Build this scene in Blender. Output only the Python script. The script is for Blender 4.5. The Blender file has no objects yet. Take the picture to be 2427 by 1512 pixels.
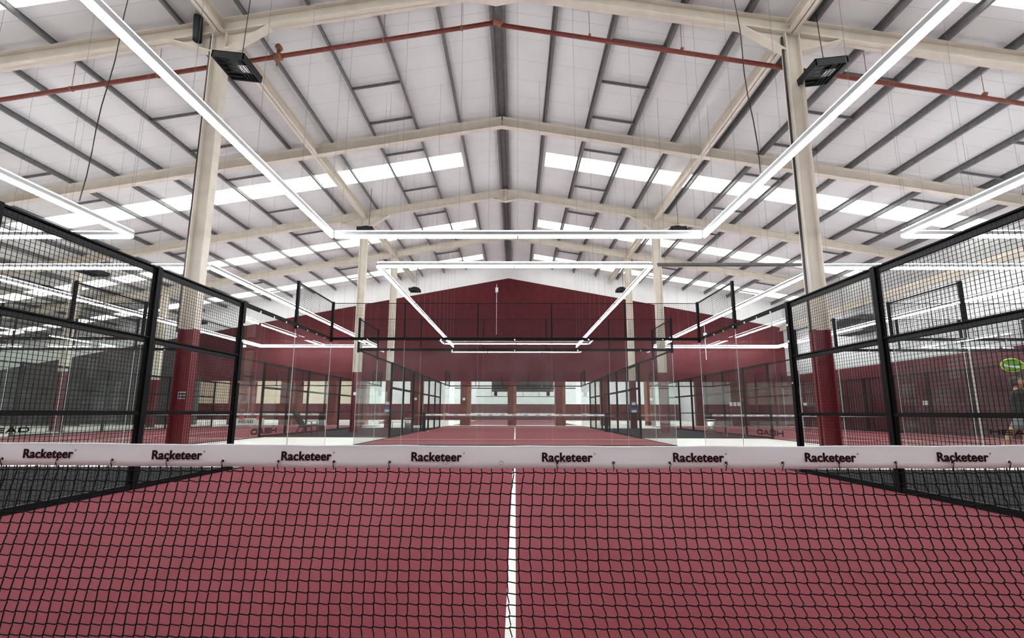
import bpy, math, random
from mathutils import Vector, Matrix
random.seed(7)
PI = math.pi
C = bpy.context.scene.collection
S = bpy.context.scene

# ------------------------------------------------------------------ camera, world, exposure
cam_d = bpy.data.cameras.new('camera'); cam = bpy.data.objects.new('camera', cam_d); C.objects.link(cam)
cam_d.sensor_fit = 'HORIZONTAL'; cam_d.sensor_width = 36.0; cam_d.lens = 36*1064.8/2427
cam_d.shift_y = 60/2427; cam_d.clip_start = .05; cam_d.clip_end = 300
_y, _p, _r = -.0079, .1502, .0025
fw = Vector((math.sin(_y)*math.cos(_p), math.cos(_y)*math.cos(_p), math.sin(_p)))
rt = Vector((math.cos(_y), -math.sin(_y), 0)); up = rt.cross(fw)
rt2 = rt*math.cos(_r)+up*math.sin(_r); up2 = -rt*math.sin(_r)+up*math.cos(_r)
M = Matrix((rt2, up2, -fw)).transposed().to_4x4(); M.translation = Vector((.0219, -2.0509, 1.0212))
cam.matrix_world = M
S.camera = cam
S.view_settings.view_transform = 'Standard'; S.view_settings.look = 'None'
S.view_settings.gamma = 1; S.view_settings.use_curve_mapping = False
S.view_settings.exposure = 1.0
TUBE = 30.0      # LED tube emission
UPL = 16.0       # upward LED strip emission
SKY = 2.6        # daylight through the translucent roof sheets
w = bpy.data.worlds.new('world'); S.world = w; w.use_nodes = True
w.node_tree.nodes['Background'].inputs[0].default_value = (.75, .82, .9, 1)
w.node_tree.nodes['Background'].inputs[1].default_value = .5
cy = S.cycles
cy.max_bounces = 10; cy.diffuse_bounces = 5; cy.glossy_bounces = 4; cy.transparent_max_bounces = 40
cy.caustics_reflective = False; cy.caustics_refractive = False
cy.use_denoising = True
cy.sample_clamp_indirect = 6

# ------------------------------------------------------------------ materials
def mat(name, col, rough=.6, metal=0, noise=0, nscale=8, bump=0, bscale=60, spec=.5):
    m = bpy.data.materials.new(name); m.use_nodes = True
    nt = m.node_tree; b = nt.nodes['Principled BSDF']
    b.inputs['Base Color'].default_value = (*col, 1); b.inputs['Roughness'].default_value = rough
    b.inputs['Metallic'].default_value = metal; b.inputs['Specular IOR Level'].default_value = spec
    if noise or bump: tc = nt.nodes.new('ShaderNodeTexCoord')
    if noise:
        n = nt.nodes.new('ShaderNodeTexNoise'); n.inputs['Scale'].default_value = nscale; n.inputs['Detail'].default_value = 5
        nt.links.new(tc.outputs['Object'], n.inputs['Vector'])
        r = nt.nodes.new('ShaderNodeMapRange'); r.inputs['From Min'].default_value = .3; r.inputs['From Max'].default_value = .7
        r.inputs['To Min'].default_value = 1-noise; r.inputs['To Max'].default_value = 1+noise
        nt.links.new(n.outputs['Fac'], r.inputs['Value'])
        mx = nt.nodes.new('ShaderNodeVectorMath'); mx.operation = 'SCALE'; mx.inputs[0].default_value = col
        nt.links.new(r.outputs['Result'], mx.inputs['Scale']); nt.links.new(mx.outputs['Vector'], b.inputs['Base Color'])
    if bump:
        n2 = nt.nodes.new('ShaderNodeTexNoise'); n2.inputs['Scale'].default_value = bscale
        nt.links.new(tc.outputs['Object'], n2.inputs['Vector'])
        bp = nt.nodes.new('ShaderNodeBump'); bp.inputs['Strength'].default_value = bump; bp.inputs['Distance'].default_value = .01
        nt.links.new(n2.outputs['Fac'], bp.inputs['Height']); nt.links.new(bp.outputs['Normal'], b.inputs['Normal'])
    return m
def seams(m, axis, period, width, dark, axis2=None, period2=1, width2=.01):
    """darker joints between sheets of a cladding, every `period` metres along one axis"""
    nt = m.node_tree; b = nt.nodes['Principled BSDF']
    src = b.inputs['Base Color'].links[0].from_socket if b.inputs['Base Color'].links else None
    geo = nt.nodes.new('ShaderNodeNewGeometry'); sp = nt.nodes.new('ShaderNodeSeparateXYZ')
    nt.links.new(geo.outputs['Position'], sp.inputs[0])
    def line(ax, per, wd):
        a = nt.nodes.new('ShaderNodeMath'); a.operation = 'DIVIDE'; a.inputs[1].default_value = per
        nt.links.new(sp.outputs[ax], a.inputs[0])
        f = nt.nodes.new('ShaderNodeMath'); f.operation = 'FRACT'; nt.links.new(a.outputs[0], f.inputs[0])
        l = nt.nodes.new('ShaderNodeMath'); l.operation = 'LESS_THAN'; l.inputs[1].default_value = wd/per
        nt.links.new(f.outputs[0], l.inputs[0]); return l.outputs[0]
    o = line(axis, period, width)
    if axis2 is not None:
        mxx = nt.nodes.new('ShaderNodeMath'); mxx.operation = 'MAXIMUM'
        nt.links.new(o, mxx.inputs[0]); nt.links.new(line(axis2, period2, width2), mxx.inputs[1]); o = mxx.outputs[0]
    mr = nt.nodes.new('ShaderNodeMapRange'); mr.inputs['To Min'].default_value = 1; mr.inputs['To Max'].default_value = dark
    nt.links.new(o, mr.inputs['Value'])
    mx = nt.nodes.new('ShaderNodeVectorMath'); mx.operation = 'SCALE'
    if src: nt.links.new(src, mx.inputs[0])
    else: mx.inputs[0].default_value = b.inputs['Base Color'].default_value[:3]
    nt.links.new(mr.outputs['Result'], mx.inputs['Scale']); nt.links.new(mx.outputs['Vector'], b.inputs['Base Color'])
    return m
def emis(name, col, st):
    m = bpy.data.materials.new(name); m.use_nodes = True; nt = m.node_tree; nt.nodes.clear()
    o = nt.nodes.new('ShaderNodeOutputMaterial'); e = nt.nodes.new('ShaderNodeEmission')
    e.inputs[0].default_value = (*col, 1); e.inputs[1].default_value = st
    nt.links.new(e.outputs[0], o.inputs[0]); return m
def glassmat(name, tint, refl=1.1):
    m = bpy.data.materials.new(name); m.use_nodes = True; nt = m.node_tree; nt.nodes.clear()
    o = nt.nodes.new('ShaderNodeOutputMaterial'); t = nt.nodes.new('ShaderNodeBsdfTransparent'); g = nt.nodes.new('ShaderNodeBsdfGlossy')
    t.inputs[0].default_value = (*tint, 1); g.inputs['Roughness'].default_value = 0.01; g.inputs[0].default_value = (.9, .95, .93, 1)
    f = nt.nodes.new('ShaderNodeFresnel'); f.inputs[0].default_value = 1.5
    k = nt.nodes.new('ShaderNodeMath'); k.operation = 'MULTIPLY'; k.inputs[1].default_value = refl; nt.links.new(f.outputs[0], k.inputs[0])
    ge = nt.nodes.new('ShaderNodeNewGeometry'); iv = nt.nodes.new('ShaderNodeMath'); iv.operation = 'SUBTRACT'; iv.inputs[0].default_value = 1; nt.links.new(ge.outputs['Backfacing'], iv.inputs[1])
    kk = nt.nodes.new('ShaderNodeMath'); kk.operation = 'MULTIPLY'; nt.links.new(k.outputs[0], kk.inputs[0]); nt.links.new(iv.outputs[0], kk.inputs[1]); k = kk
    mx = nt.nodes.new('ShaderNodeMixShader'); nt.links.new(k.outputs[0], mx.inputs[0]); nt.links.new(t.outputs[0], mx.inputs[1]); nt.links.new(g.outputs[0], mx.inputs[2])
    # faint film of dust and ball marks on the pane
    d = nt.nodes.new('ShaderNodeBsdfDiffuse'); d.inputs[0].default_value = (.75, .78, .78, 1)
    tc = nt.nodes.new('ShaderNodeTexCoord'); n = nt.nodes.new('ShaderNodeTexNoise'); n.inputs['Scale'].default_value = 1.6; n.inputs['Detail'].default_value = 6
    nt.links.new(tc.outputs['Object'], n.inputs['Vector'])
    r = nt.nodes.new('ShaderNodeMapRange'); r.inputs['From Min'].default_value = .35; r.inputs['From Max'].default_value = .8
    r.inputs['To Min'].default_value = .004; r.inputs['To Max'].default_value = .024; nt.links.new(n.outputs['Fac'], r.inputs['Value'])
    m2 = nt.nodes.new('ShaderNodeMixShader'); nt.links.new(r.outputs['Result'], m2.inputs[0]); nt.links.new(mx.outputs[0], m2.inputs[1]); nt.links.new(d.outputs[0], m2.inputs[2])
    nt.links.new(m2.outputs[0], o.inputs[0]); return m

M_court = mat('court_carpet', (.195, .026, .038), .95, noise=.12, nscale=90, bump=.5, bscale=300, spec=.15)
_b = M_court.node_tree.nodes['Principled BSDF']; _b.inputs['Sheen Weight'].default_value = .09; _b.inputs['Sheen Roughness'].default_value = .45; _b.inputs['Sheen Tint'].default_value = (1, .85, .85, 1)
M_line = mat('white_line', (.82, .80, .76), .9, noise=.04, nscale=60, spec=.2)
M_conc = mat('pale_screed', (.72, .70, .64), .55, noise=.05, nscale=1.5, spec=.3)
M_grey = mat('grey_carpet', (.022, .023, .024), .95, noise=.25, nscale=120, bump=.4, bscale=200, spec=.1)
M_maroon = seams(mat('maroon_panel', (.078, .0075, .0115), .65, noise=.14, nscale=3, spec=.25), 0, .6, .018, .6)
M_maroony = seams(mat('maroon_panel_side', (.085, .0085, .013), .65, noise=.14, nscale=3, spec=.25), 1, .5, .02, .6)
M_brick = mat('worn_pillar', (.15, .035, .03), .85, noise=.35, nscale=2.2, spec=.15)
M_ochre = mat('ochre_pillar_edge', (.24, .10, .055), .85, noise=.25, nscale=4, spec=.15)
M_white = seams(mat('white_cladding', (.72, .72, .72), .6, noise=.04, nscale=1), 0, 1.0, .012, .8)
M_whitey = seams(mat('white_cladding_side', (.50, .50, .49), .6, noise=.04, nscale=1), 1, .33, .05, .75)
M_roof = seams(mat('roof_liner_sheet', (.62, .62, .615), .55, noise=.05, nscale=.5, spec=.3), 1, .93, .014, .68)
M_beige = mat('cream_steel', (.58, .53, .45), .5, noise=.07, nscale=3, spec=.4)
M_redst = mat('red_painted_steel', (.13, .008, .014), .35, noise=.08, nscale=3)
M_galv = mat('galvanised_steel', (.13, .13, .13), .45, .3, noise=.18, nscale=6)
M_black = mat('black_steel', (.004, .004, .0045), .6, noise=.2, nscale=10, spec=.12)
M_wire = mat('black_mesh_wire', (.004, .004, .004), .55, spec=.15)
M_cord = mat('black_net_cord', (.006, .006, .006), .8, spec=.2)
M_vinyl = mat('white_vinyl', (.91, .94, .93), .45, noise=.03, nscale=4, bump=.25, bscale=7)
_n = M_vinyl.node_tree; _o = _n.nodes['Material Output']; _t = _n.nodes.new('ShaderNodeBsdfTranslucent'); _t.inputs[0].default_value = (.95, .95, .95, 1)
_mx = _n.nodes.new('ShaderNodeMixShader'); _mx.inputs[0].default_value = .3
_n.links.new(_n.nodes['Principled BSDF'].outputs[0], _mx.inputs[1]); _n.links.new(_t.outputs[0], _mx.inputs[2]); _n.links.new(_mx.outputs[0], _o.inputs[0])
M_ink = mat('dark_maroon_print', (.028, .0025, .005), .6, spec=.2)
M_inkk = mat('black_print', (.003, .003, .003), .7, spec=.1)
M_pipe = mat('red_oxide_pipe', (.15, .022, .010), .5, noise=.25, nscale=6)
M_brass = mat('rusty_coupling', (.22, .10, .05), .6, noise=.3, nscale=20)
M_heater = mat('dark_grey_heater', (.016, .018, .02), .55, noise=.1, nscale=8, spec=.2)
M_heatin = mat('heater_inside', (.006, .006, .006), .3)
M_silver = mat('bright_metal', (.75, .75, .75), .2, .9)
M_alu = mat('light_housing', (.45, .46, .47), .35, .6)
M_cable = mat('steel_cable', (.16, .16, .16), .5, .4)
M_blk = mat('black_cable', (.01, .01, .01), .5)
M_edge = mat('glass_edge', (.62, .68, .65), .2)
M_glass = glassmat('court_glass', (.955, .972, .965))
M_tube = emis('led_tube', (.93, .96, 1.0), TUBE)
M_tube2 = emis('rear_hall_led_tube', (.93, .96, 1.0), TUBE*2.6)
M_upl = emis('led_upper_strip', (.93, .96, 1.0), UPL)
M_sky = emis('daylit_roof_sheet', (.97, 1.0, .93), SKY)
M_plate = mat('white_plastic', (.75, .75, .75), .4)
M_red = mat('orange_red_sign', (.75, .05, .03), .5)
M_blue = mat('blue_sign', (.03, .07, .3), .4)
M_clear = mat('clear_ring', (.72, .71, .72), .12)
M_skin = mat('skin', (.42, .22, .14), .55, noise=.06, nscale=20)
M_hair = mat('dark_hair', (.02, .014, .01), .6)
M_shirt = mat('black_shirt', (.008, .008, .009), .85)
M_short = mat('grey_shorts', (.16, .18, .18), .85)
M_green = mat('green_racket', (.10, .30, .03), .4)
M_yel = mat('yellow_racket_rim', (.55, .55, .05), .4)
M_ball = mat('tennis_ball', (.6, .75, .08), .9)
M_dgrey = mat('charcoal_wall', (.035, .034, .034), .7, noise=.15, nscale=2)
M_tan = mat('tan_wall', (.60, .50, .38), .8, noise=.08, nscale=1)

# ------------------------------------------------------------------ mesh helpers
class MB:
    def __init__(s): s.v = []; s.f = []; s.m = []
    def box(s, x0, x1, y0, y1, z0, z1, mi=0, skip=()):
        n = len(s.v); s.v += [(x0,y0,z0),(x1,y0,z0),(x1,y1,z0),(x0,y1,z0),(x0,y0,z1),(x1,y0,z1),(x1,y1,z1),(x0,y1,z1)]
        F = [(0,3,2,1),(4,5,6,7),(0,1,5,4),(1,2,6,5),(2,3,7,6),(3,0,4,7)]
        s.f += [tuple(n+i for i in q) for q in F]
        s.m += (mi if isinstance(mi, (list, tuple)) else [mi]*6); return s
    def prism(s, pts, axis, a, b, mi=0):
        """polygon pts (2-D) extruded along axis from a to b"""
        n = len(s.v); k = len(pts)
        def P(p, t): return {'x': (t,p[0],p[1]), 'y': (p[0],t,p[1]), 'z': (p[0],p[1],t)}[axis]
        s.v += [P(p, a) for p in pts]+[P(p, b) for p in pts]
        s.f.append(tuple(n+i for i in range(k))); s.f.append(tuple(n+k+i for i in reversed(range(k))))
        for i in range(k): j = (i+1) % k; s.f.append((n+i, n+k+i, n+k+j, n+j))
        s.m += [mi]*(k+2); return s
    def bar(s, p, q, w, h, up=(0,0,1), mi=0):
        p = Vector(p); q = Vector(q); d = (q-p).normalized(); u = Vector(up)
        r = d.cross(u)
        if r.length < 1e-4: r = d.cross(Vector((0,1,0)))
        r.normalize(); u = r.cross(d).normalized(); n = len(s.v)
        for c in (p, q):
            for a, b in ((-1,-1),(1,-1),(1,1),(-1,1)): s.v.append(tuple(c+r*(a*w/2)+u*(b*h/2)))
        s.f += [(n+3,n+2,n+1,n),(n+4,n+5,n+6,n+7)]+[(n+i, n+(i+1)%4, n+4+(i+1)%4, n+4+i) for i in range(4)]
        s.m += [mi]*6; return s
    def tube(s, pts, r, k=8, mi=0, caps=True, rs=None):
        pts = [Vector(p) for p in pts]; n0 = len(s.v); L = len(pts)
        for i, c in enumerate(pts):
            d = (pts[min(i+1, L-1)]-pts[max(i-1, 0)]).normalized()
            a = d.cross(Vector((0,0,1)))
            if a.length < .05: a = d.cross(Vector((0,1,0)))
            a.normalize(); b = a.cross(d); rr = rs[i] if rs else r
            for j in range(k):
                t = 2*PI*j/k; s.v.append(tuple(c+(a*math.cos(t)+b*math.sin(t))*rr))
        for i in range(L-1):
            for j in range(k):
                a0 = n0+i*k+j; a1 = n0+i*k+(j+1) % k; s.f.append((a0, a1, a1+k, a0+k)); s.m.append(mi)
        if caps:
            s.f.append(tuple(n0+j for j in reversed(range(k)))); s.f.append(tuple(n0+(L-1)*k+j for j in range(k))); s.m += [mi]*2
        return s
    def lathe(s, prof, k=20, mi=0, c=(0,0,0), ax='z'):
        n0 = len(s.v)
        for r, z in prof:
            for j in range(k):
                t = 2*PI*j/k; a, b = r*math.cos(t), r*math.sin(t)
                v = (a,b,z) if ax == 'z' else ((a,z,b) if ax == 'y' else (z,a,b))
                s.v.append((v[0]+c[0], v[1]+c[1], v[2]+c[2]))
        for i in range(len(prof)-1):
            for j in range(k):
                a0 = n0+i*k+j; a1 = n0+i*k+(j+1) % k; s.f.append((a0, a1, a1+k, a0+k)); s.m.append(mi)
        s.f.append(tuple(n0+j for j in reversed(range(k)))); s.f.append(tuple(n0+(len(prof)-1)*k+j for j in range(k))); s.m += [mi]*2
        return s
    def build(s, name, mats, parent=None, smooth=False, bevel=0):
        me = bpy.data.meshes.new(name); me.from_pydata(s.v, [], s.f)
        if not isinstance(mats, (list, tuple)): mats = [mats]
        for m in mats: me.materials.append(m)
        if any(s.m): me.polygons.foreach_set('material_index', s.m)
        if smooth: me.polygons.foreach_set('use_smooth', [True]*len(s.f))
        me.update(); o = bpy.data.objects.new(name, me); C.objects.link(o)
        if parent is not None: o.parent = parent; o.matrix_parent_inverse = Matrix.Translation(-Vector(parent.location)) if parent.rotation_euler.z == 0 else parent.matrix_basis.inverted()
        if bevel:
            b = o.modifiers.new('bevel', 'BEVEL'); b.width = bevel; b.segments = 2; b.limit_method = 'ANGLE'
        return o
def tag(o, label=None, cat=None, group=None, kind=None):
    if label: o['label'] = label
    if cat: o['category'] = cat
    if group: o['group'] = group
    if kind: o['kind'] = kind
    return o
def thing(name, label, cat, loc=(0,0,0), group=None):
    o = bpy.data.objects.new(name, None); C.objects.link(o); o.location = loc; o.empty_display_size = .2
    return tag(o, label, cat, group)
def struct(name, mb, m, **k): return tag(mb.build(name, m, **k), kind='structure')
ORD = ['first','second','third','fourth','fifth','sixth','seventh','eighth','ninth','tenth','eleventh','twelfth','thirteenth',
       'fourteenth','fifteenth','sixteenth','seventeenth','eighteenth','nineteenth','twentieth','twenty-first','twenty-second','twenty-third']

# ------------------------------------------------------------------ hall geometry constants
XR = -.55                    # ridge x
SL = .168                    # roof slope
def under(x): return 12.80-SL*abs(x-XR)          # underside of rafters
RD, PD = .42, .20                                # rafter depth, purlin depth
def sheet(x): return under(x)+RD+PD
YB = 33.6; YN = -13.0; XL = -44.0; XW = 21.5
FR = [9.1, 15.15, 21.3, 27.4]                    # frames
SKYS = [(6.9, 8.05), (17.45, 18.65), (24.9, 26.05), (31.2, 32.3)]

# floor, outer walls
struct('floor', MB().box(XL-.3, XW+.3, YN, 62, -.2, 0), M_conc)
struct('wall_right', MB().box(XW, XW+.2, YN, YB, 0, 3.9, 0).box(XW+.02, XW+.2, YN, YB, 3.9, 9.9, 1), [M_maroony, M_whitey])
struct('wall_left', MB().box(XL-.2, XL, YN, YB, 0, 6.2), M_dgrey)
b = MB(); pts = [(XL, 0), (XW, 0), (XW, sheet(XW)), (XR, sheet(XR)), (XL, sheet(XL))]
b.prism(pts, 'y', YN-.2, YN); struct('wall_front', b, M_maroon)
# roof sheets with gaps for the translucent strips
cuts = [YN-.2]+[v for s in SKYS for v in s]+[YB+.1]
b = MB(); T = .12
for sg, xe in ((-1, XL-.2), (1, XW+.2)):
    def sl(x0, x1, y0, y1):
        n = len(b.v)
        for z in (0, T):
            b.v.extend([(x0, y0, sheet(x0)+z), (x1, y0, sheet(x1)+z), (x1, y1, sheet(x1)+z), (x0, y1, sheet(x0)+z)])
        b.f.extend([(n,n+1,n+2,n+3),(n+7,n+6,n+5,n+4),(n,n+4,n+5,n+1),(n+1,n+5,n+6,n+2),(n+2,n+6,n+7,n+3),(n+3,n+7,n+4,n)]); b.m.extend([0]*6)
    for i in range(0, len(cuts), 2): sl(XR, xe, cuts[i], cuts[i+1])
    for y0, y1 in SKYS: sl(XR, XR+sg*2.0, y0, y1)
struct('ceiling', b, M_roof)
nw = 0
for i, (y0, y1) in enumerate(SKYS):
    for sg, xe in ((-1, XL-.2), (1, XW+.2)):
        b = MB(); n = 0; x0 = XR+sg*2.0
        for z in (.02, T): b.v.extend([(x0, y0, sheet(x0)+z), (xe, y0, sheet(xe)+z), (xe, y1, sheet(xe)+z), (x0, y1, sheet(x0)+z)])
        b.f.extend([(n,n+1,n+2,n+3),(n+7,n+6,n+5,n+4),(n,n+4,n+5,n+1),(n+1,n+5,n+6,n+2),(n+2,n+6,n+7,n+3),(n+3,n+7,n+4,n)]); b.m.extend([0]*6)
        nw += 1; struct('window_%d' % nw, b, M_sky)

# back gable: maroon wall over a row of openings, white cladding band along the roof
GS = .187; OT = 3.45
def gm(x): return max(11.9-GS*abs(x-XR), OT+.1)
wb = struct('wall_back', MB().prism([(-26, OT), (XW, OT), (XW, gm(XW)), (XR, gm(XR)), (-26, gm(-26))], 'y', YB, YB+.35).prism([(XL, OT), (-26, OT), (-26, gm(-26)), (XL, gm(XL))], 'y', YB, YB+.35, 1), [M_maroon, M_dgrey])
MB().prism([(XL, gm(XL)), (XR, gm(XR)), (XW, gm(XW)), (XW, sheet(XW)), (XR, sheet(XR)), (XL, sheet(XL))], 'y', YB+.02, YB+.35).build('upper_cladding', M_white, wb)
opens = [(-25.3,-22.7),(-21.0,-18.6),(-17.2,-14.9),(-14.2,-12.3),(-11.8,-8.3),(-7.4,-4.32),(-3.55,-.59),(.10,3.17),(3.96,6.82),(7.45,10.4),(11.0,14.2)]
xs = [XL]+[v for o in opens for v in o]+[XW]
names = ['far left of the gable wall','between the two leftmost gable openings','third gable opening from the left side','behind the back left neighbouring court','behind the lounge chair alley',
         'at the left corner of the middle back court','with white round plate, left behind the back net','behind the middle of the back net','right behind the back net','at the right corner of the back court','behind the right alley of the back court','solid stretch right of the gable openings']
for i in range(0, len(xs), 2):
    x0, x1 = xs[i], xs[i+1]
    if x1-x0 > 3:
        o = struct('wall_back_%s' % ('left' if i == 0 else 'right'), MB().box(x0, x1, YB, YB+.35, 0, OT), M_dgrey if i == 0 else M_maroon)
    else:
        b = MB().box(x0, x1, YB, YB+.9, 0, OT, [0,0,0,1,0,1]).box(x1-.24, x1+.004, YB-.004, YB+.5, .9, OT-.3, 1)  # ochre side faces and an ochre strip along the front's right edge
        if i//2 < 5: b.m = [0]*len(b.m)
        o = tag(b.build('wall_pillar', [M_brick, M_ochre]), 'worn maroon masonry pillar under the gable wall, '+names[i//2], 'pillar', 'pillars between the gable openings')
        if i//2 in (5, 6, 10):
            MB().lathe([(.11, -.03), (.11, 0)], 16, ax='y', c=((x0+x1)/2-.1*(i//2 == 6), YB, 2.05)).build('round_plate', M_plate, o)
# thin slots and outlets on the gable
def wallbox(name, label, cat, x0, x1, z0, z1, m, y=YB, d=.06):
    return tag(MB().box(x0, x1, y-d, y, z0, z1).build(name, m), label, cat)
b = thing('wall_conduit', 'thin white conduit dropping down the maroon gable from a small box', 'conduit', (-1.52, YB, 7.2))
MB().box(-1.54, -1.50, YB-.03, YB, 7.2, 11.4).build('pipe', M_plate, b); MB().box(-1.62, -1.4, YB-.1, YB, 10.7, 11.1).build('box', M_plate, b)
b = thing('wall_conduit', 'thin white conduit with a small box on the right of the maroon gable', 'conduit', (15.2, YB, 5.0))
MB().box(15.19, 15.22, YB-.03, YB, 5.2, 8.1).build('pipe', M_plate, b); MB().box(15.08, 15.32, YB-.1, YB, 7.0, 7.35).build('box', M_plate, b)
# second hall seen through the openings
struct('wall_rear_hall', MB().box(-44, 22, 58, 58.3, 0, 2.1, 0).box(-20, 22, 58, 58.3, 2.1, 8, 1).box(-44, -20, 58, 58.3, 2.1, 8, 2), [M_maroon, M_white, M_tan])
struct('wall_rear_left', MB().box(-44.3, -44, YB, 58.3, 0, 8), M_tan)
struct('wall_rear_right', MB().box(21.8, 22, YB+.35, 58.3, 0, 8), M_white)
struct('ceiling_rear_hall', MB().box(-44.3, 22, YB+.35, 58.3, 8, 8.2), M_roof)

# ------------------------------------------------------------------ steel frame
def ibeam(b, p, q, depth, fl, tw=.02, tf=.03, side=(0,1,0), mi=0):
    """I section from p to q (p,q on the centre line); web lies in the plane normal to side"""
    p, q = Vector(p), Vector(q); d = (q-p).normalized(); s = Vector(side); u = s.cross(d).normalized()
    b.bar(p, q, tw, depth, u, mi)
    for k in (-1, 1): o = u*(k*(depth-tf)/2); b.bar(p+o, q+o, fl, tf, u, mi)
FN = ['nearest', 'second', 'third', 'fourth']
for i, y in enumerate(FR):
    for sg, xe, sn in ((-1, XL, 'left'), (1, XW-.05, 'right')):
        t = thing('roof_rafter', 'cream steel rafter of the %s roof frame, %s of the ridge' % (FN[i], sn), 'rafter', (XR, y, under(XR)), 'cream steel roof rafters')
        b = MB(); ibeam(b, (XR, y, under(XR)+RD/2), (xe, y, under(xe)+RD/2), RD, .24)
        b.build('beam', M_beige, t)
        if i in (0, 2):
            g = MB().prism([(XR, under(XR)+.1), (XR+sg*.75, under(XR+sg*.75)+.03), (XR, under(XR)-.28)], 'y', y-.012, y+.012)
            g.bar((XR+sg*.75, y, under(XR+sg*.75)), (XR, y, under(XR)-.28), .22, .03)
            g.box(XR-.02+sg*.02, XR+.02+sg*.02, y-.12, y+.12, under(XR)-.28, under(XR)+RD); g.build('ridge_gusset', M_beige, t)
            cx = -8.25 if sg < 0 else 7.65
            for k in (-1, 1):
                xa = cx+k*.2; xb = cx+k*1.35; za = under(xa); zb = under(xb)
                g = MB().prism([(xa, za+.03), (xb, zb+.03), (xa, za-.55)], 'y', y-.012, y+.012)
                g.bar((xb, y, zb), (xa, y, za-.55), .24, .03); g.build('haunch', M_beige, t)
cols = [(-8.25, 9.1, 'nearest cream and red steel column left of the front court'), (7.65, 9.1, 'nearest cream and red steel column right of the front court'),
        (-8.25, 21.3, 'cream and red steel column in the left alley beside the back court'), (7.65, 21.3, 'cream and red steel column in the right alley beside the back court'),
        (-8.25, 27.4, 'farther slim steel column left of the back court, carrying a small sign'), (7.65, 27.4, 'farther slim steel column right of the back court, carrying a blue sign'),
        (-23.7, 9.1, 'steel column beyond the left front court, nearest of its row'), (-23.7, 21.3, 'steel column beyond the left courts, middle of its row'), (-23.7, 27.4, 'steel column beyond the left courts, farthest of its row')]
colobj = []
for x, y, lab in cols:
    t = thing('steel_column', lab, 'column', (x, y, 0), 'cream steel columns with red lower part')
    def sec(z0, z1, m, nm):
        b = MB(); ibeam(b, (x, y, z0), (x, y, z1), .40, .24, .03, .03); return b.build(nm, m, t)
    top = under(x)-(.0 if y != 15 else 0)
    sec(3.08, top, M_beige, 'upper_shaft'); sec(0, 3.08, M_redst, 'red_painted_base')
    MB().box(x-.28, x+.28, y-.2, y+.2, 0, .03).build('base_plate', M_redst, t)
    if y == 9.1: MB().tube([(x-.26, y-.05, z) for z in (3.0, 6, 9, top-.1)], .03, 6).build('black_cable', M_blk, t)
    colobj.append(t)
# small fittings on the columns
t = thing('socket_plate', 'white double socket plate on the red part of the nearest left column', 'socket', (-8.2, 8.95, 1.42))
MB().box(-8.3, -8.08, 9.03, 9.08, 1.33, 1.50).build('plate', M_plate, t)
for k in range(3):
    for j in range(2): MB().box(-8.285+k*.072, -8.235+k*.072, 9.02, 9.03, 1.345+j*.075, 1.405+j*.075).build('outlet', M_heater, t)
tag(MB().lathe([(.09, -.03), (.09, 0)], 16, ax='y', c=(-8.25, 21.17, 1.95)).build('round_plate', M_plate), 'small white round plate on the column in the left alley', 'plate')
for sx, sn in ((-1, 'left'), (1, 'right')):
    x = -8.25 if sx < 0 else 7.65
    t = thing('notice_sign', 'small blue and white notice on the farther %s column' % sn, 'sign', (x, 27.2, 1.25))
    MB().box(x-.2, x+.2, 27.2, 27.26, 1.0, 1.35).build('blue_panel', M_blue, t); MB().box(x-.16, x+.16, 27.18, 27.2, 1.03, 1.18).build('white_panel', M_plate, t)
    MB().box(x-.12, x+.12, 27.2, 27.25, 1.5, 1.68).build('small_plate', M_plate, t)
# long beams column to column
for x, sn in ((-8.25, 'left'), (7.65, 'right')):
    segs = [(YN, 9.1), (9.1, 15.15), (15.15, 21.3), (21.3, 27.4), (27.4, YB)]
    for k, (y0, y1) in enumerate(segs):
        b = MB(); ibeam(b, (x, y0+.08, under(x)+.17), (x, y1-.08, under(x)+.17), .36, .24, side=(1,0,0))
        tag(b.build('longitudinal_beam', M_beige), 'cream longitudinal roof beam over the %s columns, %s span from the camera' % (sn, ORD[k]), 'beam', 'cream longitudinal beams')
b = MB(); ibeam(b, (XW-.25, YN, 7.7), (XW-.25, YB, 7.7), .4, .24, side=(1,0,0))
tag(b.build('eaves_beam', M_beige), 'cream eaves beam running along the top of the right wall', 'beam')
# purlins
def purlin(x, lab):
    b = MB(); z0 = under(x)+RD; z1 = sheet(x)
    b.box(x-.008, x+.008, YN, YB, z0+.01, z1)
    b.box(x-.008, x+.075, YN, YB, z0, z0+.012); b.box(x-.075, x+.008, YN, YB, z1-.02, z1)
    b.box(x+.062, x+.075, YN, YB, z0+.012, z0+.035)
    return tag(b.build('roof_purlin', M_galv), lab, 'purlin', 'grey steel roof purlins')
px = {-1: [], 1: []}
for sg, n, sn in ((-1, 23, 'left'), (1, 12, 'right')):
    for k in range(n):
        x = XR+sg*(1.77*(k+1)); px[sg].append(x)
        purlin(x, 'long grey steel purlin on the %s roof slope, %s from the ridge' % (sn, ORD[k]))
b = MB()
for s in (-1, 1):
    x = XR+s*.20; b.box(x-.05, x+.05, YN, YB, under(XR)+RD-.05, under(XR)+RD+.15)
b.box(XR-.15, XR+.15, YN, YB, under(XR)+RD+.08, under(XR)+RD+.12)
tag(b.build('ridge_purlin', M_galv), 'paired dark grey purlins with cover strip along the roof ridge', 'purlin')
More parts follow.
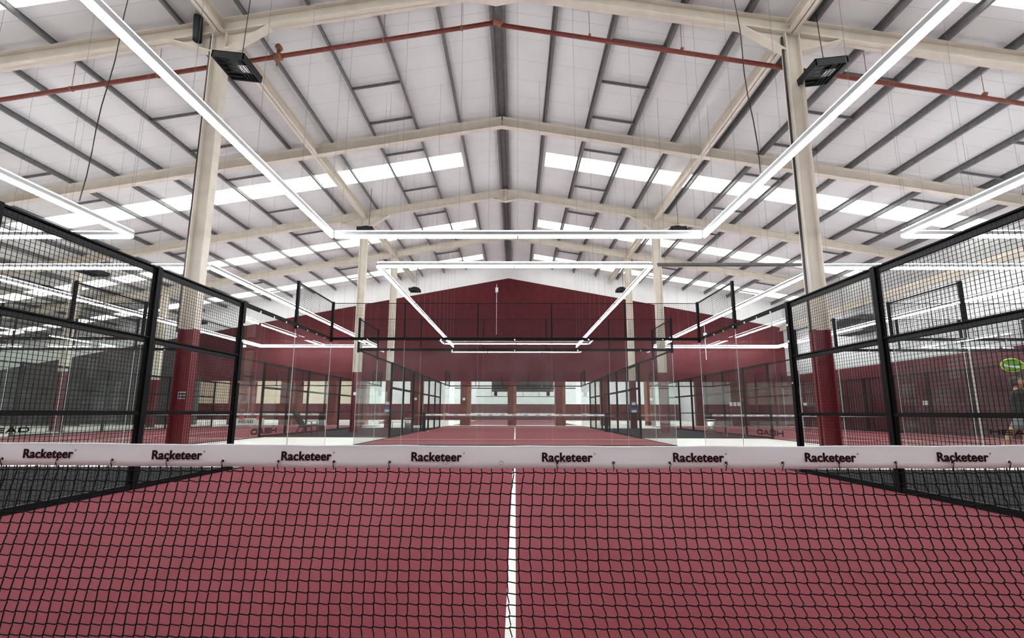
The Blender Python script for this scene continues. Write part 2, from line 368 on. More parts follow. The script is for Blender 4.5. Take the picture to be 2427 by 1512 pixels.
# short struts between purlins
stn = {10.6: 'behind the nearest frame', 12.4: 'amid the first bay', 14.35: 'before the second frame', 16.6: 'behind the second frame', 19.9: 'before the third frame',
       22.9: 'behind the third frame', 25.7: 'before the fourth frame', 29.4: 'behind the fourth frame', 31.6: 'close to the gable'}
for sg, sn in ((-1, 'left'), (1, 'right')):
    for k in (1, 5, 9):
        for y, yn in stn.items():
            xa, xb = px[sg][k], px[sg][k+1]; z = RD+.08
            b = MB().bar((xa, y, under(xa)+z), (xb, y, under(xb)+z), .05, .09)
            tag(b.build('purlin_strut', M_galv), 'grey strut, %s slope, between %s and %s purlins, %s' % (sn, ORD[k], ORD[k+1], yn), 'strut', 'short struts between purlins')
# sprinkler pipe
t = thing('sprinkler_pipe', 'red oxide pipe following the roof slope behind the nearest frame', 'pipe', (XR, 9.75, 12.5))
yp = 9.75
def zp(x): return 12.50-.172*abs(x-XR)
MB().tube([(-22, yp, zp(-22)), (XR-.06, yp, zp(XR))], .062, 12).build('left_run', M_pipe, t, smooth=True)
MB().tube([(XR+.12, yp, zp(XR)-.08), (XW-.3, yp, zp(XW)-.08)], .062, 12).build('right_run', M_pipe, t, smooth=True)
MB().tube([(XR-.12, yp, zp(XR)), (XR, yp, zp(XR)+.03), (XR+.08, yp, zp(XR)-.02), (XR+.16, yp, zp(XR)-.11)], .085, 12).build('elbow_joint', M_brass, t, smooth=True)
x = -7.0; b = MB().tube([(x, yp, zp(x)+.28), (x, yp, zp(x)-.3)], .05, 10, rs=[.05, .045]); b.tube([(x-.1, yp, zp(x)), (x+.1, yp, zp(x))], .1, 12); b.lathe([(.02, -.08), (.09, -.06), (.09, .06), (.02, .08)], 12, c=(x, yp, zp(x)+.3), ax='y')
b.build('drain_valve', M_brass, t, smooth=True)
for x in (-13, -10.5, -3.9, -1.6, 2.2, 4.9, 10.2, 13.5):
    MB().tube([(x, yp, zp(x)), (x, yp, sheet(x))], .008, 5).tube([(x-.03, yp, zp(x)), (x+.03, yp, zp(x))], .075, 10).build('pipe_hanger', M_brass, t)
t = thing('flue_stub', 'short dark open flue pipe under the near left roof beam', 'flue', (-8.85, 9.0, 11.3))
MB().tube([(-8.83, 8.9, 11.9), (-8.78, 8.9, 11.15)], .11, 14, caps=False).tube([(-8.83, 8.9, 11.89), (-8.78, 8.9, 11.16)], .095, 14).build('pipe', M_heater, t, smooth=True)

# heaters
def heater(x, y, z, lab, ry=0, rz=0, s=1.0, hz=None):
    t = thing('infrared_heater', lab, 'heater', (x, y, z), 'dark square gas heaters under the roof')
    o = []
    b = MB(); W, D = .42*s, .42*s; h = .18
    b.box(-W, W, -D, -D+.03, 0, h); b.box(-W, W, D-.03, D, 0, h); b.box(-W, -W+.03, -D, D, 0, h); b.box(W-.03, W, -D, D, 0, h); b.box(-W, W, -D, D, h-.02, h)
    o.append(b.build('hood', M_heater)); o.append(MB().box(-W+.03, W-.03, -D+.03, D-.03, h-.06, h-.03).build('burner_bed', M_heatin))
    b = MB()
    for k in range(5): b.box(-W+.05, .0, -D+.08+k*.15*s, -D+.10+k*.15*s, .01, .03)
    for k in range(3): b.box(.08+k*.1, .095+k*.1, -D+.05, D-.05, .01, .025)
    o.append(b.build('grille', M_heater))
    b = MB()
    b.box(.06, .32, -.14, .12, .04, .06)
    o.append(b.build('burner_plate', M_silver))
    b = MB().lathe([(.30, h), (.28, h+.06), (.2, h+.12), (.06, h+.15)], 14); o.append(b.build('reflector_back', M_heater, smooth=True))
    for k in o: k.parent = t
    t.rotation_euler = (0, ry, rz)
    top = sheet(x) if hz is None else hz
    tag(MB().tube([(x+.1, y, z+.42), (x+.1, y+.1, top)], .012, 5).build('gas_hose', M_blk), 'thin black hose hanging down to the '+lab.replace('dark grey square heater ', 'heater '), 'hose')
    return t
heater(-7.35, 8.55, 9.95, 'dark grey square heater hanging beside the nearest left column', ry=.12)
heater(8.15, 8.75, 9.9, 'dark grey square heater hanging beside the nearest right column', ry=-.12)
heater(-7.4, 19.2, 9.85, 'dark grey square heater in the left alley above the end lights', s=.9)
heater(8.0, 19.2, 9.85, 'dark grey square heater in the right alley above the end lights', s=.9)
heater(-7.35, 29.8, 9.75, 'dark grey square heater left in front of the gable', s=.9)
heater(7.75, 29.8, 9.75, 'dark grey square heater right in front of the gable', s=.9)
heater(-22.0, 20.4, 8.1, 'dark grey square heater above the left courts seen through the mesh', s=1.1)
heater(-25.0, 35.0-2.5, 7.9, 'dark grey square heater far left near the gable', s=1.1)
heater(-27.5, 23.3, 8.0, 'dark grey square heater beyond the left row of columns', s=1.1)

# ------------------------------------------------------------------ hanging LED lines
def lightrun(p, q, lab, seg=2.4, cabstep=1.6):
    p, q = Vector(p), Vector(q); d = (q-p); L = d.length; u = d/L
    t = thing('linear_light', lab, 'light', tuple(p), 'suspended LED light lines')
    MB().bar(p+Vector((0,0,.095)), q+Vector((0,0,.095)), .07, .09).build('housing', M_alu, t)
    n = max(1, round(L/seg)); st = L/n
    for k in range(n):
        a = p+u*(k*st+.02); c = p+u*((k+1)*st-.02)
        MB().tube([a, c], .042, 10).build('led_tube', M_tube, t, smooth=True)
    MB().bar(p+Vector((0,0,.165)), q+Vector((0,0,.165)), .03, .014).build('upper_strip', M_upl, t)
    m = max(1, int(L/cabstep)); 
    for k in range(m+1):
        c = p+u*(.15+(L-.3)*k/m); top = sheet(c.x)-.01
        MB().tube([c+Vector((0,0,.17)), Vector((c.x, c.y, top))], .0032, 4, caps=False).build('suspension_cable', M_cable, t)
Z1, Z2 = 5.6, 6.0
def ring(x0, x1, y0, y1, z, nm, near=True, far=True, left=True, right=True):
    if left: lightrun((x0, y0, z), (x0, y1, z), 'LED light line on the left side of the %s' % nm)
    if right: lightrun((x1, y0, z), (x1, y1, z), 'LED light line on the right side of the %s' % nm)
    if far: lightrun((x0+.06, y1, z), (x1-.06, y1, z), 'LED light line across the far end of the %s' % nm)
    if near: lightrun((x0+.06, y0, z), (x1-.06, y0, z), 'LED light line across the near end of the %s' % nm)
ring(-4.83, 4.98, -8, 9.25, Z1, 'front court light rectangle')
ring(-4.77, 4.72, 12.9, 32.2, Z2, 'back court light rectangle', far=False)
ring(-20.0, -10.15, -8, 9.25, Z1, 'left front court light rectangle', near=False)
ring(10.15, 20.0, -8, 9.25, Z1, 'right front court light rectangle', near=False)
ring(-19.75, -10.7, 13.1, 32.3, Z2, 'left back court light rectangle')
ring(10.7, 20.2, 13.1, 32.3, Z2, 'right back court light rectangle')
# rear hall lights
for k, (x0, x1, y) in enumerate([(-12, -2, 39), (1, 9, 39), (-9, 9, 50), (-36, -20, 44), (12, 20, 44), (-18, -10, 52), (10, 18, 52), (-10, 10, 44), (-36, -22, 52)]):
    t = thing('linear_light', 'LED light line in the rear hall, %s seen through the gable openings' % ORD[k], 'light', (x0, y, 5.6), 'rear hall lights')
    MB().box(x0, x1, y-.04, y+.04, 5.6, 5.66).build('led_tube', M_tube2, t); MB().box(x0, x1, y-.03, y+.03, 5.66, 5.72).build('housing', M_alu, t)
    for xx in (x0+.3, x1-.3): MB().tube([(xx, y, 5.72), (xx, y, 7.99)], .005, 4).build('suspension_cable', M_cable, t)
# hanging power cables
for p, q, lab in (((-10.02, 7.6, 5.8), (-9.5, 7.6, 11.85), 'black power cable hanging to the left front light line'), ((5.03, 6.55, 5.88), (5.22, 7.5, 12.35), 'black power cable hanging to the right front light line')):
    p, q = Vector(p), Vector(q)
    pts = [p.lerp(q, k/10)+Vector((.03*math.sin(k*1.3), 0, 0)) for k in range(11)]
    tag(MB().tube(pts, .012, 6).build('power_cable', M_blk, smooth=True), lab, 'cable')
# steel tray running right from the back court light rectangle
t = thing('cable_tray', 'grey perforated cable tray running right from the back court lights', 'tray', (4.8, 12.9, 6.1))
b = MB()
for x in (5.2, 7.0, 8.8, 10.4): MB().tube([(x, 12.92, 6.06), (x, 12.92, sheet(x)-.01)], .005, 4).build('hanger_wire', M_cable, t)
MB().box(4.9, 10.5, 12.86, 12.98, 6.03, 6.06).box(4.9, 10.5, 12.86, 12.87, 6.06, 6.12).box(4.9, 10.5, 12.97, 12.98, 6.06, 6.12).build('tray', M_galv, t)

# ------------------------------------------------------------------ padel courts
def wires(b, o, u, v, L, H, step=.05, r=.0019):
    """rectangular welded mesh: origin o, direction u (length L) and v (height H)"""
    o, u, v = Vector(o), Vector(u), Vector(v); w_ = u.cross(v)
    def rod(p, q, side):
        n = len(b.v)
        for c in (p, q):
            for a, k in ((-r, -r), (r, -r), (r, r), (-r, r)): b.v.append(tuple(c+side*a+w_*k))
        for i in range(4): b.f.append((n+i, n+(i+1) % 4, n+4+(i+1) % 4, n+4+i)); b.m.append(0)
    n = int(round(L/step)); m = int(round(H/step))
    for i in range(n+1): rod(o+u*(L*i/n), o+u*(L*i/n)+v*H, u)
    for j in range(m+1): rod(o+v*(H*j/m)+w_*.004, o+v*(H*j/m)+u*L+w_*.004, v)
def pane(b, x0, x1, y0, y1, z0, z1):
    if x1-x0 > y1-y0: b.box(x0, x1, y0, y1, z0, z1, [1,1,0,1,0,1])
    else: b.box(x0, x1, y0, y1, z0, z1, [1,1,1,0,1,0])
def bolts(t, pts):
    for p in pts: MB().lathe([(.022, -.012), (.022, .012)], 8, c=p, ax='x').build('bolt', M_silver, t)
def side(x, ya, yb, nm, full=True, near_glass=True, detail=False):
    """side enclosure on the plane x; ya..yb whole court; glass bays at the ends"""
    t = thing('court_side_fence', nm, 'fence', (x, ya, 0), 'side enclosures of the padel courts')
    ys = ya
    if near_glass: spans = [(ya, ya+2, 'G4'), (ya+2, ya+4, 'G3')]; m0 = ya+4
    else: spans = []; m0 = ya
    m1 = yb-4
    k = m0
    while k < m1-.1: spans.append((k, k+2, 'M')); k += 2
    spans += [(yb-4, yb-2, 'G3'), (yb-2, yb, 'G4')]
    mid = (ya+yb)/2
    for (a, c, kind) in spans:
        if kind[0] == 'G':
            b = MB(); pane(b, x-.006, x+.006, a+.004, c-.004, .02, 2.99); b.build('glass_panel', [M_glass, M_edge], t)
            if kind == 'G4':
                b = MB(); wires(b, (x, a, 3.03), (0,1,0), (0,0,1), c-a, .95); b.build('mesh_panel', M_wire, t)
                MB().box(x-.015, x+.015, a, c, 3.97, 4.0).build('top_rail', M_black, t)
        else:
            if abs((a+c)/2-mid) < .6 and full: # gate bay stays open up to 2 m
                b = MB(); wires(b, (x, a, 2.05), (0,1,0), (0,0,1), c-a, .9); b.build('mesh_panel', M_wire, t)
            else:
                b = MB(); wires(b, (x, a, .05), (0,1,0), (0,0,1), c-a, 2.95, r=.0021 if detail else .0019); b.build('mesh_panel', M_wire, t)
                MB().box(x-.02, x+.02, a, c, .975, 1.03).build('mid_rail', M_black, t)
            MB().box(x-.0012, x+.0012, a, c, 1.955, 2.02, 1).box(x-.03, x+.03, a, c, 2.015, 2.033).box(x-.012, x+.012, a, c, 1.945, 1.957).build('middle_rail', [M_black, M_heater], t)
            MB().box(x-.03, x+.03, a, c, .0, .08).build('bottom_rail', M_black, t)
    MB().box(x-.0012, x+.0012, m0, m1, 2.925, 3.0, 1).box(x-.012, x+.012, m0, m1, 2.915, 2.927).box(x-.03, x+.03, m1, yb, 2.955, 3.0).box(x-.035, x+.035, m0, yb, 3.0, 3.02).build('upper_rail', [M_black, M_heater], t)
    if near_glass: MB().box(x-.03, x+.03, ya, m0, 2.955, 3.0).build('upper_rail', M_black, t)
    MB().box(x-.025, x+.025, yb-4, yb, .0, .02).build('glass_shoe', M_black, t)
    if near_glass: MB().box(x-.025, x+.025, ya, ya+4, .0, .02).build('glass_shoe', M_black, t)
    k = m0
    while k <= m1+.1:
        MB().box(x-.04, x+.04, k-.04, k+.04, 0, 3.03).box(x-.012, x+.012, k-.075, k-.04, 0, 3.0).build('post', M_black, t); k += 2
    for p in ([ya+2] if near_glass else [])+[yb-2]:
        MB().box(x-.03, x+.03, p-.03, p+.03, 2.9, 4.02).build('short_post', M_black, t)
    for p in (([ya] if near_glass else [])+[yb]):
        MB().box(x-.03, x+.03, p-.03, p+.03, 2.9, 4.02).build('corner_post', M_black, t)
    s = 1 if x < 0 else -1
    bolts(t, [(x+s*.035, p+dy, z) for p in (m1,) for dy, z in ((0, 2.6), (0, 1.55), (0, .3), (0, 2.3))]+[(x+s*.035, yb-4+.5*i, 2.95) for i in range(1, 8)])
    return t
def endwall(cx, y, nm):
    t = thing('glass_end_wall', nm, 'glass wall', (cx, y, 0), 'glass end walls of the padel courts')
    for k in range(5):
        b = MB(); a = cx-5+2*k; pane(b, a+.004, a+1.996, y-.006, y+.006, .02, 2.99); b.build('glass_panel', [M_glass, M_edge], t)
        b = MB(); wires(b, (a, y, 3.03), (1,0,0), (0,0,1), 2, .95); b.build('mesh_panel', M_wire, t)
    MB().box(cx-5, cx+5, y-.03, y+.03, 2.955, 3.0).box(cx-5, cx+5, y-.03, y+.0, 3.0, 3.03).build('upper_rail', M_black, t)
    MB().box(cx-5, cx+5, y-.01, y+.01, 3.975, 3.99).build('top_rail', M_black, t)
    MB().box(cx-5, cx+5, y-.025, y+.025, 0, .02).build('glass_shoe', M_black, t)
    for k in range(1, 5): MB().box(cx-5+2*k-.02, cx-5+2*k+.02, y-.02, y+.02, 3.0, 3.99).build('short_post', M_black, t)
    for k in range(1, 10, 2): 
        for z in (2.97,): MB().lathe([(.02, -.04), (.02, .04)], 8, c=(cx-5+k, y, z), ax='y').build('bolt', M_silver, t)
    return t
def carpet(cx, y0, y1, lab, z=.012):
    t = thing('court_carpet', lab, 'court surface', (cx, y0, 0), 'maroon court carpets')
    MB().box(cx-4.95, cx+4.95, y0+.02, y1-.02, 0.001, z).build('carpet', M_court, t)
    ym = 0 if y0 < 0 else (y0+y1)/2; w = .025
    for s in (-1, 1):
        yy = ym+s*6.95
        if y0 < yy < y1: MB().box(cx-4.95, cx+4.95, yy-w, yy+w, z, z+.003).build('service_line', M_line, t)
    MB().box(cx-w*1.0, cx+w*1.0, max(y0, ym-6.95), ym+6.95, z, z+.003).build('centre_line', M_line, t)
carpet(0, -10, 9.98, 'maroon carpet of the front court under the camera')
carpet(0, 12.16, 32.12, 'maroon carpet of the back court behind the glass')
carpet(-15.2, -10, 9.98, 'maroon carpet of the front left neighbouring court')
carpet(15.2, -10, 9.98, 'maroon carpet of the front right neighbouring court')
carpet(-15.2, 12.16, 32.12, 'maroon carpet of the back left neighbouring court')
carpet(15.2, 12.16, 32.12, 'maroon carpet of the back right neighbouring court')
carpet(0, 35.3, 55.3, 'maroon carpet of the court in the rear hall')
for s, sn in ((-1, 'left'), (1, 'right')):
    for (ya, yb, yn) in ((YN, 6.4, 'beside the front court'), (16.45, 27.6, 'beside the back court')):
        x0, x1 = sorted((s*5.05, s*10.13))
        tag(MB().box(x0, x1, ya, yb, .001, .012).build('alley_carpet', M_grey), 'dark grey carpet in the %s alley %s' % (sn, yn), 'carpet', 'dark grey alley carpets')
fa = side(-5, -2, 10, 'black mesh and glass fence on the left of the front court', full=False, near_glass=False, detail=True)
fb = side(5, -2, 10, 'black mesh and glass fence on the right of the front court', full=False, near_glass=False, detail=True)
endwall(0, 10, 'glass end wall behind the front court')
for cx, ya, yb, nm in ((0, 12.14, 32.14, 'back court'), (-15.2, 12.14, 32.14, 'back left neighbouring court'), (15.2, 12.14, 32.14, 'back right neighbouring court')):
    side(cx-5, ya, yb, 'mesh and glass fence on the left of the '+nm); side(cx+5, ya, yb, 'mesh and glass fence on the right of the '+nm)
    endwall(cx, ya, 'near glass end wall of the '+nm); endwall(cx, yb, 'far glass end wall of the '+nm)
for cx, nm in ((-15.2, 'front left neighbouring court'), (15.2, 'front right neighbouring court')):
    s = 1 if cx < 0 else -1
    side(cx+s*5, -2, 10, 'inner mesh and glass fence of the '+nm, full=False, near_glass=False)
    side(cx-s*5, 2, 10, 'outer mesh and glass fence of the '+nm, full=False, near_glass=False)
    endwall(cx, 10, 'glass end wall of the '+nm)
for y, nm in ((35.25, 'near'), (55.3, 'far')): endwall(0, y, '%s glass end wall of the court in the rear hall' % nm)

# maker's word on the side glass
def head_mesh(wd, h):
    b = MB(); q = wd/4.35; t = h*.27; tv = t*1.35; sk = .0
    def poly(pts): b.prism([(x, z) for x, z in pts], 'y', -.0015, .0015)
    def rect(x0, z0, x1, z1): poly([(x0, z0), (x1, z0), (x1, z1), (x0, z1)])
    x = 0; rect(x, 0, x+tv, h); rect(x+q-tv, 0, x+q, h); rect(x+tv, h/2-t/2, x+q-tv, h/2+t/2)
    x = q*1.13
    for z in (0, h/2-t/2, h-t): rect(x, z, x+q, z+t)
    rect(x, 0, x+tv*.6, h)
    x = q*2.2
    poly([(x, 0), (x+tv, 0), (x+q*.62, h), (x+q*.40, h)]); poly([(x+q*.40, h), (x+q*.62, h), (x+q*1.05, 0), (x+q*1.05-tv, 0)]); rect(x+q*.25, h*.2, x+q*.8, h*.2+t)
    x = q*3.32
    rect(x, 0, x+q*.8, t); rect(x, h-t, x+q*.8, h); rect(x, 0, x+tv, h)
    poly([(x+q*.8, 0), (x+q, h*.25), (x+q, h*.75), (x+q*.8, h), (x+q*.8-.001, h-t), (x+q-tv, h*.68), (x+q-tv, h*.32), (x+q*.8-.001, t)])
    return b
def head_on_glass(x, y0, face, lab):
    """letters on a side pane, readable from the alley; face=+1 reads from +x side"""
    o = head_mesh(.93, .105).build('glass_lettering', M_inkk)
    if face > 0: o.location = (x+.009, y0, .585); o.rotation_euler = (0, 0, PI/2)
    else: o.location = (x-.009, y0+.93, .585); o.rotation_euler = (0, 0, -PI/2)
    tag(o, lab, 'lettering', 'black lettering on the side glass')
head_on_glass(-5, 6.6, -1, 'black HEAD lettering seen mirrored on the left glass of the front court')
head_on_glass(5, 6.5, 1, 'black HEAD lettering seen mirrored on the right glass of the front court')
head_on_glass(-5, 14.7, -1, 'small mirrored HEAD lettering on the left glass of the back court')
head_on_glass(5, 14.6, 1, 'small mirrored HEAD lettering on the right glass of the back court')
head_on_glass(-10.2, 6.55, 1, 'HEAD lettering at the left picture edge on the neighbouring court glass')
head_on_glass(10.2, 6.9, -1, 'HEAD lettering at the right picture edge in front of the player')

# ------------------------------------------------------------------ text helper
def text_mesh(txt, size, off, name, m, parent=None, ext=.0006):
    cu = bpy.data.curves.new(name, 'FONT'); cu.body = txt; cu.size = size; cu.offset = off; cu.extrude = ext
    cu.space_character = 1.06
    tmp = bpy.data.objects.new('tmp', cu); C.objects.link(tmp)
    dg = bpy.context.evaluated_depsgraph_get(); dg.update()
    me = bpy.data.meshes.new_from_object(tmp.evaluated_get(dg)); me.name = name
    bpy.data.objects.remove(tmp)
    me.materials.clear(); me.materials.append(m)
    o = bpy.data.objects.new(name, me); C.objects.link(o)
    if parent is not None: o.parent = parent
    return o

# ------------------------------------------------------------------ near net
def ztop(x): return .8735+.046*(min(abs(x)/5, 1))**2*1.0
BH = .098
net = thing('court_net', 'large black net with white printed band across the foreground', 'net', (0, 0, 0))
# band: rounded strip folded over the cable
b = MB(); NX = 260; prof = []
for k in range(9):
    a = PI*k/8; prof.append((-.006*math.cos(a), .0+.004*math.sin(a)))
ring_ = [(-.0065, -BH)]+[(-.0065, -BH*.75), (-.0070, -BH*.45), (-.0068, -BH*.2)]+[(p[0], p[1]-.004) for p in prof]+[(.0065, -BH*.5), (.0065, -BH)]
K = len(ring_)
grx = [-4.99+.2475*i for i in range(40)]
for i in range(NX+1):
    x = -4.93+9.86*i/NX
    for (yy, zz) in ring_:
        pk = sum(math.exp(-((x-g)/.03)**2) for g in grx) if zz < -.01 else 0
        dz = .0012*math.sin(x*9.0)+.0008*math.sin(x*23)
        s_ = 1 if yy > 0 else -1
        w_ = 1-min(1, abs(zz+BH*.72)/(BH*.5))
        b.v.append((x, yy-s_*.0035*pk*max(0, w_)+.0012*math.sin(x*5+zz*40), ztop(x)+zz+dz))
for i in range(NX):
    for k in range(K):
        a = i*K+k; c = i*K+(k+1) % K; b.f.append((a, c, c+K, a+K)); b.m.append(0)
band = b.build('net_band', M_vinyl, net, smooth=True)
# printed words
P0 = 0.5785
for k, xs_ in enumerate([-5*P0+i*P0 for i in range(12)]):
    x = -.441+(k-5)*P0
    if abs(x) > 4.6: continue
    o = text_mesh('Racketeer', .0545, .0011, 'printed_word', M_ink, band)
    w0 = max(v.co.x for v in o.data.vertices)
    sx = .225/w0
    me_ = o.data; V = [(v.co.x*sx, v.co.y, v.co.z) for v in me_.vertices]; F = [tuple(p.vertices) for p in me_.polygons]; V2 = []; F2 = []
    for q_, (ax_, ay_) in enumerate(((-.0010, 0), (0, .0004), (.0010, 0), (0, -.0004))):
        V2 += [(a_+ax_, c_+ay_, d_+q_*.00002) for a_, c_, d_ in V]; F2 += [tuple(i_+q_*len(V) for i_ in f_) for f_ in F]
    nm_ = bpy.data.meshes.new('printed_word'); nm_.from_pydata(V2, [], F2); nm_.materials.append(M_ink); o.data = nm_
    o.rotation_euler = (PI/2, 0, 0); o.location = (x, -.0112, ztop(x)-.0665)
    r = MB()
    for i in range(16):
        a0, a1 = 2*PI*i/16, 2*PI*(i+1)/16; n = len(r.v)
        for a in (a0, a1):
            for q in (.0040, .0048): r.v.append((q*math.cos(a), 0, q*math.sin(a)))
        r.f.append((n, n+1, n+3, n+2)); r.m.append(0)
    oo = r.build('registered_mark', M_ink, band); oo.location = (x+.235, -.0112, ztop(x)-.033); oo.matrix_parent_inverse = Matrix()
    q = text_mesh('R', .006, .0002, 'registered_letter', M_ink, oo); q.rotation_euler = (PI/2, 0, 0); q.location = (-.0018, 0, -.0022)
# grommets and ties
for i, gx in enumerate(grx):
    if abs(gx) > 4.95: continue
    z = ztop(gx)-BH*.735
    b = MB(); n0 = 0
    R0, R1 = .0060, .0115; kk = 20
    for rr, yy in ((R0, -.0060), (R0, -.0100), (R1*.8, -.0105), (R1, -.0075)):
        for j in range(kk): a = 2*PI*j/kk; b.v.append((gx+rr*math.cos(a), yy, z+rr*math.sin(a)))
    for q in range(3):
        for j in range(kk): a0 = q*kk+j; a1 = q*kk+(j+1) % kk; b.f.append((a0, a1, a1+kk, a0+kk)); b.m.append(0)
    b.build('grommet', M_clear, net, smooth=True)
    empty_ = i in (19, 20)
    MB().lathe([(.0048, -.0082), (.0048, -.006)], 12, c=(gx, 0, z), ax='y').build('eyelet_hole', M_vinyl if empty_ else M_cord, net)
    if not empty_:
        sgn = random.choice((-1, 1))*random.uniform(.002, .006)
        pts = [(gx, -.008, z+.002), (gx+sgn*.6, -.014, z-.004), (gx+sgn*.2-.002, -.013, z-.014), (gx-sgn*.3, -.011, z-.022), (gx-.001, -.006, z-.034)]
        MB().tube(pts, .0019, 6).build('tie_cord', M_cord, net, smooth=True)
# knotted net
p_ = .0462; NC = 216; NR = 17
def knot(i, j):
    x0 = -5+(i+.5)*p_; u = x0/2.3; u = max(-1.2, min(1.2, u)); t = j/NR
    a = (-.13+.04*u) if u < 0 else (-.13+.27*u); q = .26*max(0, min(1.3, u+1))
    dx = p_*(a*j+q*j*t*.5)
    dx += .0016*math.sin(i*1.7+j*.9)+.001*math.sin(i*.53+j*2.1)
    z = ztop(x0)-BH-.018-j*p_*.98+.0012*math.sin(i*.41+j)+.0009*math.sin(i*2.3+j*1.1)
    return x0+dx, z
b = MB(); cords = b
def strand(pts, r): cords.tube(pts, r, 5, caps=False)
for i in range(NC):
    for j in range(NR):
        x, z = knot(i, j)
        if z < .02 or abs(x) > 4.92: continue
        # top strand up into the band
        if j == 0: strand([(x-.002, 0, z+.004), (x-.003, 0, z+.022)], .0026)
        if i+1 < NC:
            x2, z2 = knot(i+1, j)
            if abs(x2) < 4.92: strand([(x, 0, z), (x+.0065, 0, z+.0006), (x2-.0075, 0, z2-.0040), (x2, 0, z2)], .0026)
        if j+1 < NR:
            x2, z2 = knot(i, j+1); x0_ = max(-2.3, min(2.3, x))
            strand([(x, 0, z), (x+.0005, 0, z-.008), (x2+.0015+.0028*(j/NR)*(x0_+2.3)/2.3, 0, z2+.0095), (x2+.0005, 0, z2)], .0026)
        cords.tube([(x-.0045, 0, z-.0018), (x, 0, z), (x+.004, 0, z+.0016)], .003, 5, rs=[.0025, .0038, .0025])
cords.build('knotted_mesh', M_cord, net, smooth=True)
MB().tube([(x, 0, ztop(x)-.008) for x in [-4.94+9.88*i/20 for i in range(21)]], .004, 6).build('net_cable', M_cable, net)
for s in (-1, 1):
    MB().box(s*4.9-.05, s*4.9+.05, -.05, .05, .013, .95).build('net_post', M_black, net, bevel=.008)

def farnet(cx, y, lab, posts=True):
    t = thing('court_net', lab, 'net', (cx, y, 0), 'court nets with white printed band')
    b = MB(); wires(b, (cx-4.8, y, .02), (1,0,0), (0,0,1), 9.6, .82, step=.047, r=.0016); b.build('net_mesh', M_cord, t)
    bd = MB().box(cx-4.8, cx+4.8, y-.012, y+.012, .835, .925).build('net_band', M_vinyl, t, bevel=.006)
    for k in range(15):
        x = cx-4.5+k*.62
        MB().box(x, x+.22, y-.0135, y-.012, .865, .893).build('printed_word', M_ink, bd)
    for s in (-1, 1):
        MB().box(cx+s*4.84-.08, cx+s*4.84+.08, y-.08, y+.08, .016, .98).build('net_post', M_black, t, bevel=.02)
        MB().box(cx+s*4.84-.1, cx+s*4.84+.1, y-.16, y+.16, .016, .035).build('post_foot', M_black, t)
farnet(0, 22.14, 'net of the back court seen through the glass'); farnet(-15.2, 22.14, 'net of the back left neighbouring court')
farnet(15.2, 22.14, 'net of the back right neighbouring court'); farnet(0, 45.3, 'net of the court in the rear hall')
farnet(15.2, 0, 'net of the front right neighbouring court'); farnet(-15.2, 0, 'net of the front left neighbouring court')

# ------------------------------------------------------------------ things around the courts
# lounge chair in the left alley
t = thing('lounge_chair', 'dark slatted lounge chair in the left alley', 'chair', (-9.5, 18.6, 0))
o = []
def cw(x, y, z): return (-9.5+x, 18.6+y, z+.035)
b = MB()
for k in (-1, 1):
    MB().bar(cw(-.3, k*.28, .0), cw(-.12, k*.28, .42), .04, .05, (0,1,0)).build('rear_leg', M_heater, t)
    MB().bar(cw(.42, k*.28, .0), cw(.38, k*.28, .55), .04, .05, (0,1,0)).build('front_leg', M_heater, t)
    MB().bar(cw(-.30, k*.30, .55), cw(.46, k*.30, .58), .06, .03).build('armrest', M_heater, t)
    MB().bar(cw(-.2, k*.26, .30), cw(.5, k*.26, .38), .03, .05).build('seat_rail', M_heater, t)
b = MB(); b.bar(cw(-.16, 0, .34), cw(.5, 0, .42), .5, .08); b.build('seat_cushion', M_grey, t, bevel=.02)
b = MB(); b.bar(cw(-.16, 0, .36), cw(-.52, 0, .92), .5, .09, (0,1,0)); 
b = MB()
n = 5
for k in range(n):
    a = Vector(cw(-.14, 0, .36)).lerp(Vector(cw(-.5, 0, .95)), k/n); c = Vector(cw(-.14, 0, .36)).lerp(Vector(cw(-.5, 0, .95)), (k+.93)/n)
    b.bar(a, c, .5, .09, (1,0,.6))
b.build('back_cushion', M_grey, t, bevel=.015)
def ball(x, y, z, lab):
    tag(MB().lathe([(.033*math.sin(PI*k/8)+.0003, -.033*math.cos(PI*k/8)) for k in range(9)], 14, c=(x, y, z+.033)).build('tennis_ball', M_ball, smooth=True), lab, 'ball')
ball(-4.42, 21.2, .015, 'yellow ball on the back court by the left net post')
def bin_(x, y, lab):
    t = thing('waste_bin', lab, 'bin', (x, y, 0), 'steel waste bins')
    MB().lathe([(.17, 0), (.18, .02), (.18, .58), (.17, .6)], 24, c=(x, y, 0)).build('body', M_silver, t, smooth=True)
    MB().lathe([(.23, .66), (.24, .68), (.23, .70)], 24, c=(x, y, 0)).build('lid', M_silver, t, smooth=True)
    for c in t.children: c.location.z += .013
    for k in range(3):
        a = k*2.1; MB().tube([(x+.15*math.cos(a), y+.15*math.sin(a), .58), (x+.2*math.cos(a), y+.2*math.sin(a), .67)], .01, 6).build('lid_bracket', M_silver, t)
bin_(9.4, 19.9, 'round steel waste bin in the right alley'); bin_(-5.55, 21.6, 'round steel waste bin by the left post of the back net')
def bench(x, y, L, lab, m=None, ang=0):
    t = thing('bench', lab, 'bench', (x, y, .013), 'low benches in the alleys')
    MB().box(x-L/2, x+L/2, y-.18, y+.18, .42, .45).build('seat', m or M_heater, t, bevel=.005)
    for sx in (-1, 1):
        b = MB().tube([(x+sx*(L/2-.08), y-.16, 0), (x+sx*(L/2-.08), y-.16, .42), (x+sx*(L/2-.08), y+.16, .42), (x+sx*(L/2-.08), y+.16, 0)], .016, 6)
        b.build('leg_frame', M_silver, t)
    for c in t.children: c.location.z += .013
bench(10.2-.75+.0, 18.9-1.2, .95, 'grey low bench behind the steel bin in the right alley')
